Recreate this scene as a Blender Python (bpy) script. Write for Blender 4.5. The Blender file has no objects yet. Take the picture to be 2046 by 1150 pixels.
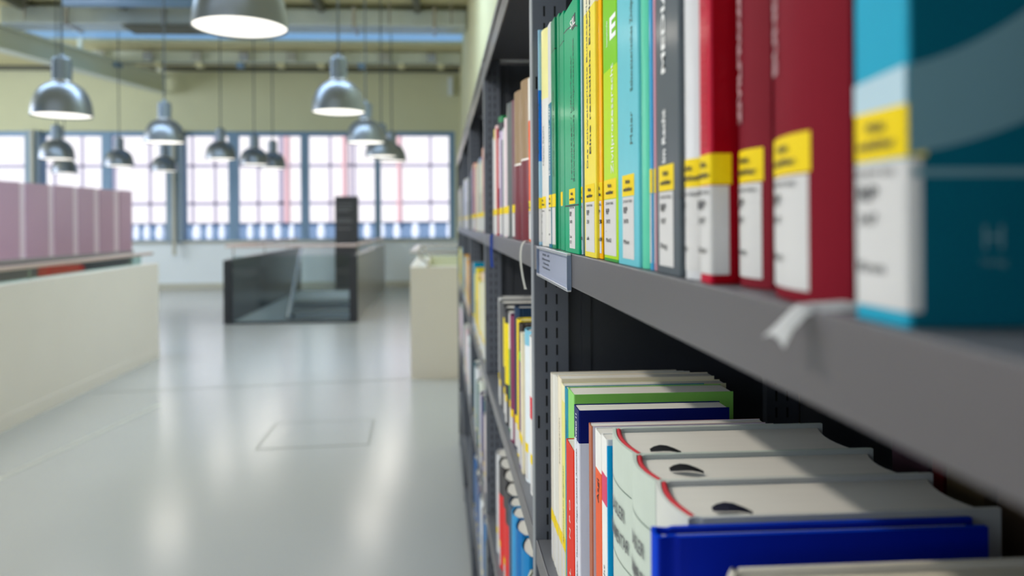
import bpy, bmesh, math, random
from mathutils import Vector, Matrix
C = bpy.context.scene.collection
rnd = random.Random(11)

# ------------------------------------------------------------------ camera
EYE = 1.45
F = 1500.0
YAW, ROLL = math.radians(3.5), math.radians(-0.4)
R = Matrix.Rotation(-YAW, 3, 'Z') @ Matrix.Rotation(math.pi/2, 3, 'X') @ Matrix.Rotation(ROLL, 3, 'Z')
d = R.inverted() @ Vector((0, 1, 0))
SX = (1023 + F*d.x/-d.z - 880)/2046
SY = (445 - 575 + F*d.y/-d.z)/2046
cam = bpy.data.cameras.new('camera'); camo = bpy.data.objects.new('camera', cam); C.objects.link(camo)
cam.sensor_width = 36; cam.lens = F/2046*36; cam.shift_x = SX; cam.shift_y = SY
cam.clip_start = 0.01; cam.clip_end = 300
camo.matrix_world = Matrix.Translation((0, 0, EYE)) @ R.to_4x4()
cam.dof.use_dof = True; cam.dof.focus_distance = 0.64; cam.dof.aperture_fstop = 5.0
bpy.context.scene.camera = camo

# ------------------------------------------------------------------ world, sun, exposure
vs = bpy.context.scene.view_settings
vs.view_transform = 'Standard'; vs.look = 'None'; vs.gamma = 1; vs.use_curve_mapping = False
vs.exposure = 0.0
w = bpy.data.worlds.new('sky'); bpy.context.scene.world = w; w.use_nodes = True
nt = w.node_tree; bg = nt.nodes['Background']
tc = nt.nodes.new('ShaderNodeTexCoord'); sp = nt.nodes.new('ShaderNodeSeparateXYZ'); cr = nt.nodes.new('ShaderNodeValToRGB')
nt.links.new(tc.outputs['Generated'], sp.inputs[0]); nt.links.new(sp.outputs['Z'], cr.inputs[0]); nt.links.new(cr.outputs[0], bg.inputs[0])
cr.color_ramp.elements[0].color = (.22, .42, .66, 1); cr.color_ramp.elements[1].color = (.22, .44, .72, 1)
cr.color_ramp.elements[1].position = .45
bg.inputs[1].default_value = 1.15
sun = bpy.data.lights.new('sun', 'SUN'); suno = bpy.data.objects.new('sun', sun); C.objects.link(suno)
sun.energy = 4.3; sun.angle = math.radians(1); sun.color = (1, .90, .88)
suno.rotation_euler = (math.radians(52), 0, math.radians(-12))     # shines towards +Y, onto the building across the street


def area(name, loc, sx, sy, power, color, rot=(0, 0, 0)):
    l = bpy.data.lights.new(name, 'AREA'); o = bpy.data.objects.new(name, l); C.objects.link(o)
    l.shape = 'RECTANGLE'; l.size = sx; l.size_y = sy; l.energy = power; l.color = color
    o.location = loc; o.rotation_euler = rot; return o


# fill lights, added in unseen made-up roof openings above and behind the aisle
area('added_roof_fill', (-3.0, 1.0, 5.2), 8.0, 1.3, 70, (.86, .93, 1))
area('added_roof_fill', (-4.0, 7.6, 5.2), 9.0, 1.3, 400, (.64, .82, 1))
area('added_roof_fill', (-3.0, -4.0, 5.2), 8.0, 1.3, 70, (.86, .93, 1))
# added fill lights behind made-up, unseen high window bands of left and back walls
area('added_side_fill', (-12.1, 11.2, 3.3), 7.5, 2.6, 400, (.95, .97, 1), (math.radians(90), 0, math.radians(-90)))
area('added_rear_fill', (-5.6, -5.1, 3.3), 10.5, 2.6, 130, (1, .96, .90), (math.radians(90), 0, 0))
LAMP_W = 7.0


# ------------------------------------------------------------------ projection helpers (pixel of the 2046x1150 photo -> place)
def ray(px, py):
    u = (px - 1023 + SX*2046)/F; v = (575 - py + SY*2046)/F
    return R @ Vector((u, v, -1))
def onX(px, py, X):
    r = ray(px, py); k = X/r.x; return Vector((X, r.y*k, EYE + r.z*k))
def onY(px, py, Y):
    r = ray(px, py); k = Y/r.y; return Vector((r.x*k, Y, EYE + r.z*k))
def onZ(px, py, Z=0.0):
    r = ray(px, py); k = (Z-EYE)/r.z; return Vector((r.x*k, r.y*k, Z))


# ------------------------------------------------------------------ materials
def lin(c):
    return tuple(((v/255)/12.92 if v/255 <= .04045 else ((v/255+.055)/1.055)**2.4) for v in c) + (1,)
MATS = {}
def mat(name, rgb, rough=.5, metal=0, coat=0, var=.06, scale=30, bump=0, spec=.5, emit=0, stretch=None):
    key = name
    if key in MATS: return MATS[key]
    m = bpy.data.materials.new(name); m.use_nodes = True; n = m.node_tree; b = n.nodes['Principled BSDF']
    c = lin(rgb)
    t = n.nodes.new('ShaderNodeTexCoord'); no = n.nodes.new('ShaderNodeTexNoise'); no.inputs['Scale'].default_value = scale
    no.inputs['Detail'].default_value = 3
    src = t.outputs['Object']
    if stretch:
        mp = n.nodes.new('ShaderNodeMapping'); mp.inputs['Scale'].default_value = stretch
        n.links.new(src, mp.inputs[0]); src = mp.outputs[0]
    n.links.new(src, no.inputs['Vector'])
    mx = n.nodes.new('ShaderNodeMix'); mx.data_type = 'RGBA'
    mx.inputs['A'].default_value = tuple(max(0, v*(1-var)) for v in c[:3]) + (1,)
    mx.inputs['B'].default_value = tuple(min(1, v*(1+var)) for v in c[:3]) + (1,)
    n.links.new(no.outputs['Fac'], mx.inputs['Factor']); n.links.new(mx.outputs['Result'], b.inputs['Base Color'])
    b.inputs['Roughness'].default_value = rough; b.inputs['Metallic'].default_value = metal
    b.inputs['Coat Weight'].default_value = coat; b.inputs['Coat Roughness'].default_value = .14
    b.inputs['Specular IOR Level'].default_value = spec
    if bump:
        bp = n.nodes.new('ShaderNodeBump'); bp.inputs['Strength'].default_value = bump; bp.inputs['Distance'].default_value = .002
        n.links.new(no.outputs['Fac'], bp.inputs['Height']); n.links.new(bp.outputs[0], b.inputs['Normal'])
    if emit:
        b.inputs['Emission Color'].default_value = c; b.inputs['Emission Strength'].default_value = emit
    MATS[key] = m; return m
def glass(name, tint, gl=.08, tr=.9, rough=.02, ior=1.3):
    m = bpy.data.materials.new(name); m.use_nodes = True; n = m.node_tree
    for x in list(n.nodes):
        if x.type != 'OUTPUT_MATERIAL': n.nodes.remove(x)
    out = n.nodes['Material Output']; t = n.nodes.new('ShaderNodeBsdfTransparent'); g = n.nodes.new('ShaderNodeBsdfGlossy')
    t.inputs[0].default_value = tuple(v*tr for v in lin(tint)[:3]) + (1,); g.inputs['Roughness'].default_value = rough
    fr = n.nodes.new('ShaderNodeFresnel'); fr.inputs[0].default_value = ior
    mx = n.nodes.new('ShaderNodeMixShader'); ad = n.nodes.new('ShaderNodeMath'); ad.operation = 'ADD'; ad.inputs[1].default_value = gl
    ge = n.nodes.new('ShaderNodeNewGeometry'); iv = n.nodes.new('ShaderNodeMath'); iv.operation = 'SUBTRACT'; iv.inputs[0].default_value = 1
    mu = n.nodes.new('ShaderNodeMath'); mu.operation = 'MULTIPLY'     # reflect on the entering face only
    n.links.new(ge.outputs['Backfacing'], iv.inputs[1]); n.links.new(ad.outputs[0], mu.inputs[0]); n.links.new(iv.outputs[0], mu.inputs[1])
    n.links.new(fr.outputs[0], ad.inputs[0]); n.links.new(mu.outputs[0], mx.inputs[0])
    n.links.new(t.outputs[0], mx.inputs[1]); n.links.new(g.outputs[0], mx.inputs[2]); n.links.new(mx.outputs[0], out.inputs[0])
    return m

def cmat(rgb, rough=.35, coat=.5):
    return mat('cover_%d_%d_%d_%d' % (rgb[0], rgb[1], rgb[2], int(rough*100)), rgb, rough+.12, 0, coat*.14, .05, 60, 0, .06)

# floor: light grey poured resin, satin gloss
floor_m = mat('grey_resin_floor', (172, 171, 168), .21, 0, .0, .05, .8, 0, .55)
cream_wall = mat('cream_paint', (216, 216, 184), .8, var=.05, scale=1.5)
cream_brick = mat('cream_painted_blockwork', (222, 216, 172), .75, var=.12, scale=3, bump=.6, stretch=(1, 2, .4))
ceil_m = mat('olive_ceiling', (222, 214, 172), .85, var=.08, scale=2)
white_wall = mat('white_plaster', (226, 218, 210), .6, var=.03, scale=2)
sill_wall = mat('white_plaster_window_wall', (228, 236, 244), .6, var=.03, scale=2)
base_m = mat('pale_skirting', (190, 189, 178), .5)
frame_m = mat('blue_grey_window_metal', (128, 158, 190), .45, .1)
pillar_m = mat('grey_blue_column_paint', (144, 164, 184), .5)
shelf_m = mat('anthracite_steel', (104, 105, 111), .42, .25, 0, .10, 900, .12)
shelf_lip_m = mat('grey_lacquered_steel_lip', (98, 94, 97), .36, .3, .15, .06, 900, .1)
post_m = mat('anthracite_steel_post', (98, 102, 112), .42, .25, 0, .14, 1200, .25)
edge_m = mat('lit_steel_edge', (142, 146, 152), .4, .3, 0, .1, 600)  # paler copy of the post steel, lit front face put into the colour
slot_m = mat('slot_dark', (6, 6, 7), .9)
side_m = mat('dark_steel_panel', (62, 64, 70), .45, .2, 0, .08, 400)
page_m = mat('book_pages', (226, 222, 214), .75, var=.07, scale=900, stretch=(.02, 1, .02))
page_cream = mat('book_pages_cream', (222, 214, 194), .75, var=.07, scale=900, stretch=(.02, 1, .02))
sticker_y = mat('yellow_sticker_paper', (236, 204, 0), .6, 0, 0, .03, 60, 0, .2)
sticker_w = mat('white_label_paper', (206, 204, 204), .6, 0, 0, .03, 60, 0, .2)
ink = mat('black_ink', (22, 22, 24), .5)
ink_grey = mat('grey_ink', (95, 95, 98), .5)
ink_white = mat('white_print', (240, 240, 240), .4)
ink_green = mat('dark_green_print', (10, 70, 50), .4)
ink_red = mat('red_print', (200, 50, 60), .5)
headband_m = mat('red_headband', (190, 25, 40), .7, var=.3, scale=700)
head_dark = mat('charcoal_ribbon', (34, 34, 38), .8)
lamp_m = mat('spun_aluminium', (136, 141, 150), .34, .8, 0, .04, 8)
lampneck_m = mat('lamp_housing_grey', (134, 144, 156), .4, .6)
cable_m = mat('lamp_cable', (78, 84, 86), .6)
glow_m = mat('lamp_diffuser', (255, 250, 240), .5, emit=1.7)
duct_m = mat('galvanised_duct', (208, 216, 216), .32, .5, 0, .12, 6)
beam_m = mat('pale_green_grey_steel', (228, 232, 216), .5, var=.05, scale=3)
strip_m = mat('dark_joint_strip', (105, 105, 92), .7)
seam_m = mat('floor_seam', (128, 127, 118), .6)
seam_l = mat('floor_channel_pale', (180, 178, 170), .3)
mauve_m = mat('mauve_panel', (190, 154, 174), .35, 0, .3, .04, 2)
mauve_l = mat('slit_light_mauve', (232, 212, 222), .3, 0, .3, .04, 2)  # window light showing through the slits, put into the colour
mauve_d = mat('dark_mauve_base', (112, 96, 108), .4)
steel_m = mat('brushed_steel_rail', (206, 200, 198), .26, .7)
woodrail_m = mat('handrail_warm_grey', (190, 168, 160), .35, .3)
dark_panel = mat('dark_grey_metal_panel', (88, 90, 96), .28, .4, .2)
dark_edge = mat('black_panel_edge', (30, 31, 36), .4)
red_m = mat('red_upholstery', (215, 32, 28), .7)
facade_m = mat('white_facade', (255, 240, 226), .7, var=.03, scale=.5)
facade_line = mat('facade_joint', (176, 164, 174), .7)
facade_pink = mat('facade_downpipe_pink', (238, 184, 178), .7)
facade_blue = mat('facade_base_glass', (122, 146, 170), .5, 0)
post_white = mat('white_balustrade_paint', (250, 250, 250), .5)
stair_m = mat('stair_terrazzo', (150, 156, 158), .5)
sign_m = mat('dark_sign_panel', (66, 66, 70), .5)
sign_txt = mat('sign_grey_print', (120, 120, 126), .5)
clear_glass = glass('clear_window_glass', (250, 252, 255), .0, .98, .02, 1.15)
rail_glass = glass('green_tinted_rail_glass', (222, 238, 232), .06, .93)
stair_glass = glass('smoky_stair_glass', (236, 244, 244), .03, .97, .02, 1.3)
pink_glass = glass('rose_tinted_glass', (222, 190, 200), .06, .62, .15)
plastic_clear = glass('clear_plastic', (240, 242, 248), .02, .96, .08, 1.08)


# ------------------------------------------------------------------ mesh helpers
def tag(o, label=None, cat=None, group=None, kind=None):
    if label: o['label'] = label
    if cat: o['category'] = cat
    if group: o['group'] = group
    if kind: o['kind'] = kind
    return o
def empty(name, loc, label=None, cat=None, group=None):
    o = bpy.data.objects.new(name, None); C.objects.link(o); o.location = loc; o.empty_display_size = .05
    return tag(o, label, cat, group)
def box(bm, a, b, mi=0):
    x0, y0, z0 = (min(a[i], b[i]) for i in range(3)); x1, y1, z1 = (max(a[i], b[i]) for i in range(3))
    v = [bm.verts.new(p) for p in ((x0,y0,z0),(x1,y0,z0),(x1,y1,z0),(x0,y1,z0),(x0,y0,z1),(x1,y0,z1),(x1,y1,z1),(x0,y1,z1))]
    for f in ((3,2,1,0),(4,5,6,7),(0,1,5,4),(1,2,6,5),(2,3,7,6),(3,0,4,7)):
        bm.faces.new([v[i] for i in f]).material_index = mi
def obj(name, bm, mats, parent=None, smooth=False, bevel=0, loc=None):
    if not isinstance(mats, (list, tuple)): mats = [mats]
    bmesh.ops.recalc_face_normals(bm, faces=bm.faces)
    me = bpy.data.meshes.new(name); bm.to_mesh(me); bm.free()
    for m in mats: me.materials.append(m)
    if smooth:
        for p in me.polygons: p.use_smooth = True
    o = bpy.data.objects.new(name, me); C.objects.link(o)
    if parent: o.parent = parent
    if loc: o.location = loc
    if bevel:
        b = o.modifiers.new('bevel', 'BEVEL'); b.width = bevel; b.segments = 2; b.limit_method = 'ANGLE'
    return o
def boxobj(name, a, b, m, parent=None, bevel=0):
    bm = bmesh.new(); box(bm, a, b); return obj(name, bm, m, parent, bevel=bevel)
def lathe(bm, prof, seg=48, mi=0, off=(0, 0, 0)):
    rings = []
    for r, z in prof:
        rings.append([bm.verts.new((off[0]+r*math.cos(2*math.pi*k/seg), off[1]+r*math.sin(2*math.pi*k/seg), off[2]+z)) for k in range(seg)])
    for a, b in zip(rings, rings[1:]):
        for k in range(seg): bm.faces.new((a[k], a[(k+1) % seg], b[(k+1) % seg], b[k])).material_index = mi
    return rings
def tube(bm, pts, r, seg=10, cap=True):
    pts = [Vector(p) for p in pts]; rings = []
    for i, p in enumerate(pts):
        t = (pts[min(i+1, len(pts)-1)] - pts[max(i-1, 0)]).normalized()
        up = Vector((0, 0, 1)) if abs(t.z) < .95 else Vector((1, 0, 0))
        a = t.cross(up).normalized(); b = a.cross(t)
        rings.append([bm.verts.new(p + a*r*math.cos(2*math.pi*k/seg) + b*r*math.sin(2*math.pi*k/seg)) for k in range(seg)])
    for u, v in zip(rings, rings[1:]):
        for k in range(seg): bm.faces.new((u[k], u[(k+1) % seg], v[(k+1) % seg], v[k]))
    if cap: bm.faces.new(rings[0][::-1]); bm.faces.new(rings[-1])
def prism(bm, quad, z0, z1, mi=0):
    lo = [bm.verts.new((p[0], p[1], z0)) for p in quad]; hi = [bm.verts.new((p[0], p[1], z1)) for p in quad]
    n = len(quad)
    bm.faces.new(lo[::-1]).material_index = mi; bm.faces.new(hi).material_index = mi
    for k in range(n): bm.faces.new((lo[k], lo[(k+1) % n], hi[(k+1) % n], hi[k])).material_index = mi
PROF = {}
def surfx(pf, y):      # how far back the spine surface lies at y, so that print follows a rounded spine
    for p, q in zip(pf, pf[1:]):
        if max(p[0], q[0]) < .0066 and p[1] <= y <= q[1] and q[1] > p[1]: return p[0] + (q[0]-p[0])*(y-p[1])/(q[1]-p[1])
    return 0
def textmesh(name, body, size, m, parent, loc, ax, ay, depth=.00004, align='CENTER', stretchx=1.0, spacing=1.0, bold=0.0, fit=None):
    cu = bpy.data.curves.new('t', 'FONT'); cu.body = body; cu.size = size; cu.extrude = depth; cu.align_x = align; cu.align_y = 'CENTER'
    cu.space_character = spacing; cu.offset = bold; cu.resolution_u = 2
    o = bpy.data.objects.new('t', cu); C.objects.link(o)
    dg = bpy.context.evaluated_depsgraph_get(); me = bpy.data.meshes.new_from_object(o.evaluated_get(dg))
    bpy.data.objects.remove(o); bpy.data.curves.remove(cu)
    if fit and len(me.vertices):
        wd = max(v.co.x for v in me.vertices) - min(v.co.x for v in me.vertices)
        stretchx *= fit/wd
    ax = Vector(ax); ay = Vector(ay); n = ax.cross(ay)
    M = Matrix((ax*stretchx, ay, n)).transposed().to_4x4(); M.translation = Vector(loc)
    me.transform(M)
    if parent.name in PROF or (parent.parent and parent.parent.name in PROF):
        if abs(n.x) > .9:
            pf = PROF.get(parent.name) or PROF[parent.parent.name]
            for v in me.vertices: v.co.x += surfx(pf, v.co.y)
    me.materials.clear(); me.materials.append(m); me.name = name
    t = bpy.data.objects.new(name, me); C.objects.link(t); t.parent = parent; return t
SP_UP = ((0, -1, 0), (0, 0, 1))       # upright text on a spine (seen from the aisle)
SP_V = ((0, 0, 1), (0, 1, 0))         # text running up a spine
FR = ((1, 0, 0), (0, 0, 1))           # upright text on a face that looks down the aisle


# ------------------------------------------------------------------ setting
FWY = 17.4
CEIL = 5.02
WX = .47
SILL = 1.065
WTOP = 3.57
def struct(o): o['kind'] = 'structure'; return o
# floor with the stairwell opening
SXL, SXR, SY0, SY1 = -3.14, -1.23, 11.2, 16.4
bm = bmesh.new()
for a, b in (((-12, -5), (SXL, FWY)), ((SXR, -5), (WX, FWY)), ((SXL, -5), (SXR, SY0)), ((SXL, SY1), (SXR, FWY))):
    box(bm, (a[0], a[1], -.25), (b[0], b[1], 0))
struct(obj('floor', bm, floor_m))
# ceiling with openings for the roof lights
SK = [(-4.65, -3.35), (.35, 1.65), (6.95, 8.25), (13.75, 15.02)]  # first three openings are added out of view to let in fill light
bm = bmesh.new(); y = -5
for a, b in SK:
    box(bm, (-12, y, CEIL), (WX, a, CEIL+.06)); y = b
box(bm, (-12, y, CEIL), (WX, FWY+.3, CEIL+.06))
box(bm, (-12, SK[3][0], CEIL), (-8.6, SK[3][1], CEIL+.06))
for (a, b), (x0, x1) in zip(SK[:3], ((-7, 1), (-8.5, .5), (-7, 1))):
    box(bm, (-12, a, CEIL), (x0, b, CEIL+.06)); 
    if x1 < WX: box(bm, (x1, a, CEIL), (WX, b, CEIL+.06))
struct(obj('ceiling', bm, ceil_m))
bm = bmesh.new()
for a, b in SK: box(bm, (-12, a-.2, CEIL+.07), (WX, a-.05, CEIL+2.3))
struct(obj('trim_1', bm, beam_m))     # unseen upstands outside, added to keep the sun out of the roof lights
for i, (a, b) in enumerate(SK):
    wn = empty('window_%d' % (20+i), (0, 0, 0)); struct(wn)  # roof panes; all but the last close added, unseen openings
    bm = bmesh.new(); box(bm, (-8.6, a, CEIL+.02), (WX, b, CEIL+.03)); obj('pane', bm, clear_glass, wn)
struct(boxobj('wall_right', (WX, -5, 0), (WX+.2, FWY+.3, CEIL+.2), cream_brick))
bm = bmesh.new(); box(bm, (-12.2, -5, 0), (-12, FWY+.3, 2.0)); box(bm, (-12.2, -5, 4.6), (-12, FWY+.3, CEIL+.2)); box(bm, (-12.2, -5, 2), (-12, -2, 4.6)); box(bm, (-12.2, 15, 2), (-12, FWY+.3, 4.6))
struct(obj('wall_left', bm, cream_wall))
bm = bmesh.new(); box(bm, (-12, -5.2, 0), (WX, -5, 2.0)); box(bm, (-12, -5.2, 4.6), (WX, -5, CEIL+.2)); box(bm, (-12, -5.2, 2), (-10.9, -5, 4.6)); box(bm, (-.3, -5.2, 2), (WX, -5, 4.6))
struct(obj('wall_back', bm, cream_wall))
for k, (a_, b_) in enumerate((((-12.06, -2, 2), (-12.05, 15, 4.6)), ((-10.9, -5.06, 2), (-.3, -5.05, 4.6)))):
    wn = struct(empty('window_%d' % (30+k), (0, 0, 0))); bm = bmesh.new(); box(bm, a_, b_); obj('pane', bm, clear_glass, wn)  # unseen high window bands, added so the fill lights can enter
# window wall
struct(boxobj('wall_front', (-12, FWY, 0), (WX, FWY+.25, SILL), sill_wall))
bm = bmesh.new(); box(bm, (-12, FWY, WTOP), (WX, FWY+.25, CEIL)); box(bm, (onY(909, 300, FWY).x, FWY, SILL), (WX, FWY+.25, WTOP))
box(bm, (-12, FWY, SILL), (onY(-90, 300, FWY).x, FWY+.25, WTOP))
struct(obj('wall_front', bm, cream_wall))
struct(boxobj('trim_2', (-12, FWY-.06, SILL-.03), (.3, FWY+.02, SILL+.02), base_m))
struct(boxobj('baseboard_front', (-12, FWY-.02, 0), (WX, FWY, .12), base_m))
struct(boxobj('trim_3', (-12, FWY-.10, CEIL-.10), (WX, FWY, CEIL), strip_m))
# mullions by their photo column, window frames between them
mull = [(-95, -80, 0), (55, 82, 1), (203, 218, 0), (335, 367, 1), (457, 473, 0), (602, 614, 0), (750, 758, 0), (899, 910, 0)]
for k, (a, b, thick) in enumerate(mull):
    xa, xb = onY(a, 350, FWY).x, onY(b, 350, FWY).x
    if thick:
        bm = bmesh.new(); box(bm, (xa, FWY-.12, SILL), (xb, FWY+.25, WTOP)); box(bm, (xa+.16, FWY-.2, SILL-.3), (xa+.22, FWY-.12, WTOP), 1)
        struct(obj('trim_%d' % (4+k), bm, [pillar_m, base_m]))
for k in range(len(mull)-1):
    xa, xb = onY(mull[k][1], 350, FWY).x, onY(mull[k+1][0], 350, FWY).x
    ma = .0 if mull[k][2] else (onY(mull[k][1], 350, FWY).x - onY(mull[k][0], 350, FWY).x)/2
    mb = .0 if mull[k+1][2] else (onY(mull[k+1][1], 350, FWY).x - onY(mull[k+1][0], 350, FWY).x)/2
    if k == len(mull)-2: mb = .125
    wn = struct(empty('window_%d' % (k+1), ((xa+xb)/2, FWY, SILL)))
    def L(p): return (p[0]-(xa+xb)/2, p[1]-FWY, p[2]-SILL)
    bm = bmesh.new()
    box(bm, L((xa-ma, FWY+.05, SILL)), L((xa+.02, FWY+.17, WTOP))); box(bm, L((xb-.02, FWY+.05, SILL)), L((xb+mb, FWY+.17, WTOP)))
    box(bm, L((xa+.02, FWY+.06, WTOP-.10)), L((xb-.02, FWY+.16, WTOP))); box(bm, L((xa+.02, FWY+.06, SILL)), L((xb-.02, FWY+.16, SILL+.05)))
    obj('window_frame', bm, frame_m, wn)
    bm = bmesh.new(); box(bm, L((xa+.02, FWY+.10, SILL+.05)), L((xb-.02, FWY+.106, WTOP-.10))); obj('pane', bm, clear_glass, wn)

# floor marks
a, b = onZ(150, 781), onZ(823, 756)
dv = (b-a).normalized(); nn = Vector((-dv.y, dv.x, 0))*.008
A = a - dv*1.0; B = b + dv*1.0
A = Vector((max(A.x, -3.0), A.y, 0)); B.x = min(B.x, WX)
bm = bmesh.new(); prism(bm, [A-nn, B-nn, B+nn, A+nn], .0002, .0012); struct(obj('trim_20', bm, seam_m))
a, b = onZ(0, 955), onZ(318, 808)
dv = (b-a).normalized(); nn = Vector((-dv.y, dv.x, 0))*.02
bm = bmesh.new(); prism(bm, [a-dv*2-nn, b-nn, b+nn, a-dv*2+nn], .0002, .0012); struct(obj('trim_21', bm, seam_l))
q = [onZ(553, 845), onZ(747, 838), onZ(737, 887), onZ(512, 897)]
cx = sum((p for p in q), Vector())/4
ht = empty('floor_hatch', (cx.x, cx.y, 0), 'square access hatch flush in the grey floor, outlined by a thin seam', 'hatch')
bm = bmesh.new(); ql = [Vector((p.x-cx.x, p.y-cx.y, 0)) for p in q]
prism(bm, [p*.985 for p in ql], .0002, .0008); obj('hatch_plate', bm, floor_m, ht)
bm = bmesh.new()
for k in range(4):
    p0, p1 = ql[k], ql[(k+1) % 4]; dv = (p1-p0).normalized(); nn = Vector((-dv.y, dv.x, 0))*.006
    prism(bm, [p0-nn, p1-nn, p1+nn, p0+nn], .0002, .0012)
obj('hatch_frame', bm, seam_m, ht)

# ------------------------------------------------------------------ outside: building across the street
FY = 30.0
fb = empty('neighbouring_building', (-8, FY, -4), 'big sunlit white panelled building across the street, filling the windows', 'building')
ox, oy, oz = -8, FY, -4
bm = bmesh.new(); box(bm, (-30, 0, 5.5), (22, 6, 10.6)); obj('facade', bm, facade_m, fb)
bm = bmesh.new(); box(bm, (-30, .15, 0), (22, 6, 5.5)); obj('base', bm, facade_blue, fb)
bm = bmesh.new()
for zz in (EYE-4*0+.0, ): pass
for py in (330, 405):
    z = onY(600, py, FY).z - oz; box(bm, (-30, -.03, z-.05), (22, 0, z+.05))
for px in (60, 110, 165, 230, 300, 385, 430, 516, 565, 660, 708, 860, 800, 700, 560):
    x = onY(px, 350, FY).x - ox; box(bm, (x-.05, -.03, 5.5), (x+.05, 0, 10.5))
obj('facade_joints', bm, facade_line, fb)
for px in (574, 689, 798):
    x = onY(px, 350, FY).x - ox; bm = bmesh.new(); tube(bm, [(x, -.1, 5.5), (x, -.1, 10.5)], .08); obj('downpipe', bm, facade_pink, fb)
# sunlit ground across the street
struct(boxobj('ground', (-60, FWY+.4, -4.2), (40, FY+20, -4), mat('street_paving', (170, 168, 165), .8)))
# row of stout white balusters on the terrace in front of that building
bl = [(273, 13), (294, 13), (320, 18), (394, 18), (419, 13), (444, 13), (500, 13), (526, 12), (555, 16), (583, 11), (642, 17), (734, 16), (764, 12), (793, 15), (830, 17), (864, 12), (898, 13)]
BY = 28.0
NTH = ['first','second','third','fourth','fifth','sixth','seventh','eighth','ninth','tenth','eleventh','twelfth','thirteenth','fourteenth','fifteenth','sixteenth','seventeenth']
tr = struct(boxobj('trim_22', (-30, BY-.4, -4), (10, FY-.3, .72), facade_blue))
for ib, (px, wpx) in enumerate(bl):
    p = onY(px, 462, BY); r = wpx*BY/F/2
    o = empty('baluster', (p.x, BY, .72), 'white sunlit baluster outside the windows, %s one counted from the mauve partition' % NTH[ib], 'baluster', 'white balusters outside the windows')
    bm = bmesh.new(); lathe(bm, [(0, 0), (r, 0), (r*.95, .1), (r*.6, .16), (r*.98, .32), (r, .45), (r*.7, .62), (r*.9, .7), (0, .72)], 20)
    obj('shaft', bm, post_white, o, True)

# ------------------------------------------------------------------ ceiling services
p0 = onY(330, 155, FWY-.12); zt = onY(330, 155, FWY).z; zb = onY(330, 190, FWY).z
far = Vector((onY(335, 170, FWY).x, FWY-.13, 0)); near = Vector((-7.42, 12.6, 0)); dv = (near-far).normalized(); near = far + dv*8.5
nn = Vector((-dv.y, dv.x, 0))
bmk = empty('steel_girder', (far.x, far.y, zb), 'pale green-grey steel girder slanting from top left down to the window wall', 'girder')
def bl_(p, off): return p - Vector((far.x, far.y, 0)) + nn*off
bm = bmesh.new(); prism(bm, [bl_(far, -.012), bl_(near, -.012), bl_(near, .012), bl_(far, .012)], .03, zt-zb-.03); obj('web', bm, beam_m, bmk)
for z in (0, zt-zb-.03):
    bm = bmesh.new(); prism(bm, [bl_(far, -.14), bl_(near, -.14), bl_(near, .14), bl_(far, .14)], z, z+.03); obj('flange', bm, beam_m, bmk)
bm = bmesh.new()
for t in (.2, 2.6, 5.0, 7.4):
    p = far + dv*t; prism(bm, [bl_(p, -.05), bl_(p+dv*.03, -.05), bl_(p+dv*.03, .05), bl_(p, .05)], zt-zb, CEIL-zb)
obj('hanger', bm, beam_m, bmk)
# cross beam with clips, in front of the roof light
cb = empty('cross_beam', (-3, 15.7, 4.75), 'long pale green cross beam under the blue roof light', 'beam')
bm = bmesh.new(); box(bm, (-4.0, -.07, 0), (3.45, .07, .24)); obj('beam_body', bm, beam_m, cb, bevel=.01)
bm = bmesh.new(); box(bm, (-4.0, -.13, 0), (3.45, .13, .02)); obj('flange', bm, beam_m, cb)
for k in range(8):
    bm = bmesh.new(); box(bm, (-3.9+k*.95, -.2, .02), (-3.72+k*.95, -.13, .2)); obj('clip', bm, steel_m if k % 2 else base_m, cb)
for k in range(9):
    bm = bmesh.new(); x = -3.6+k*.82; box(bm, (x, -.09, -.09), (x+.13, .09, 0)); obj('bracket', bm, ceil_m if k % 3 else frame_m, cb)
o = boxobj('wall_speaker', (.20, FWY-.16, 4.38), (.31, FWY-.002, 4.80), sill_wall, bevel=.01); tag(o, 'small white box high in the far corner beside the cream wall', 'speaker')
# duct
du = empty('air_duct', (-3, 12.5, 4.62), 'long galvanised air duct hanging under the ceiling above the pendant lamps', 'duct')
bm = bmesh.new(); box(bm, (-3.9, -.25, .02), (3.45, .25, .30)); obj('duct_body', bm, duct_m, du, bevel=.03)
for x in (-2.9, -1.4, .1, 1.6, 2.9):
    bm = bmesh.new(); box(bm, (x, -.28, -.005), (x+.05, .28, .33)); obj('flange', bm, steel_m, du)
for x in (-3.5, -.35, 2.2, 3.2):
    bm = bmesh.new(); tube(bm, [(x, -.3, .05), (x, -.3, .40)], .012); obj('hanger_rod', bm, steel_m, du)
bm = bmesh.new(); box(bm, (-2.0, -.34, -.03), (-.05, .2, -.008)); obj('cable_tray', bm, strip_m, du)
pp = empty('ventilation_pipe', (-4.6, 11.6, 4.86), 'dark blue-grey round ventilation pipe along the ceiling at the top edge', 'pipe')
bm = bmesh.new(); tube(bm, [(-1.0, 0, 0), (2.0, 0, 0)], .13, 20); obj('pipe_body', bm, frame_m, pp, True)
for k in range(5):
    x = -6.6+1.55*k
    o = boxobj('ceiling_joist', (x, 8.6, CEIL-.16), (x+.1, 13.6, CEIL), strip_m)
    tag(o, 'dark joist under the olive ceiling along the top edge, %s from the left' % ['first', 'second', 'third', 'fourth', 'fifth'][k], 'joist', 'ceiling joists')


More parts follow.
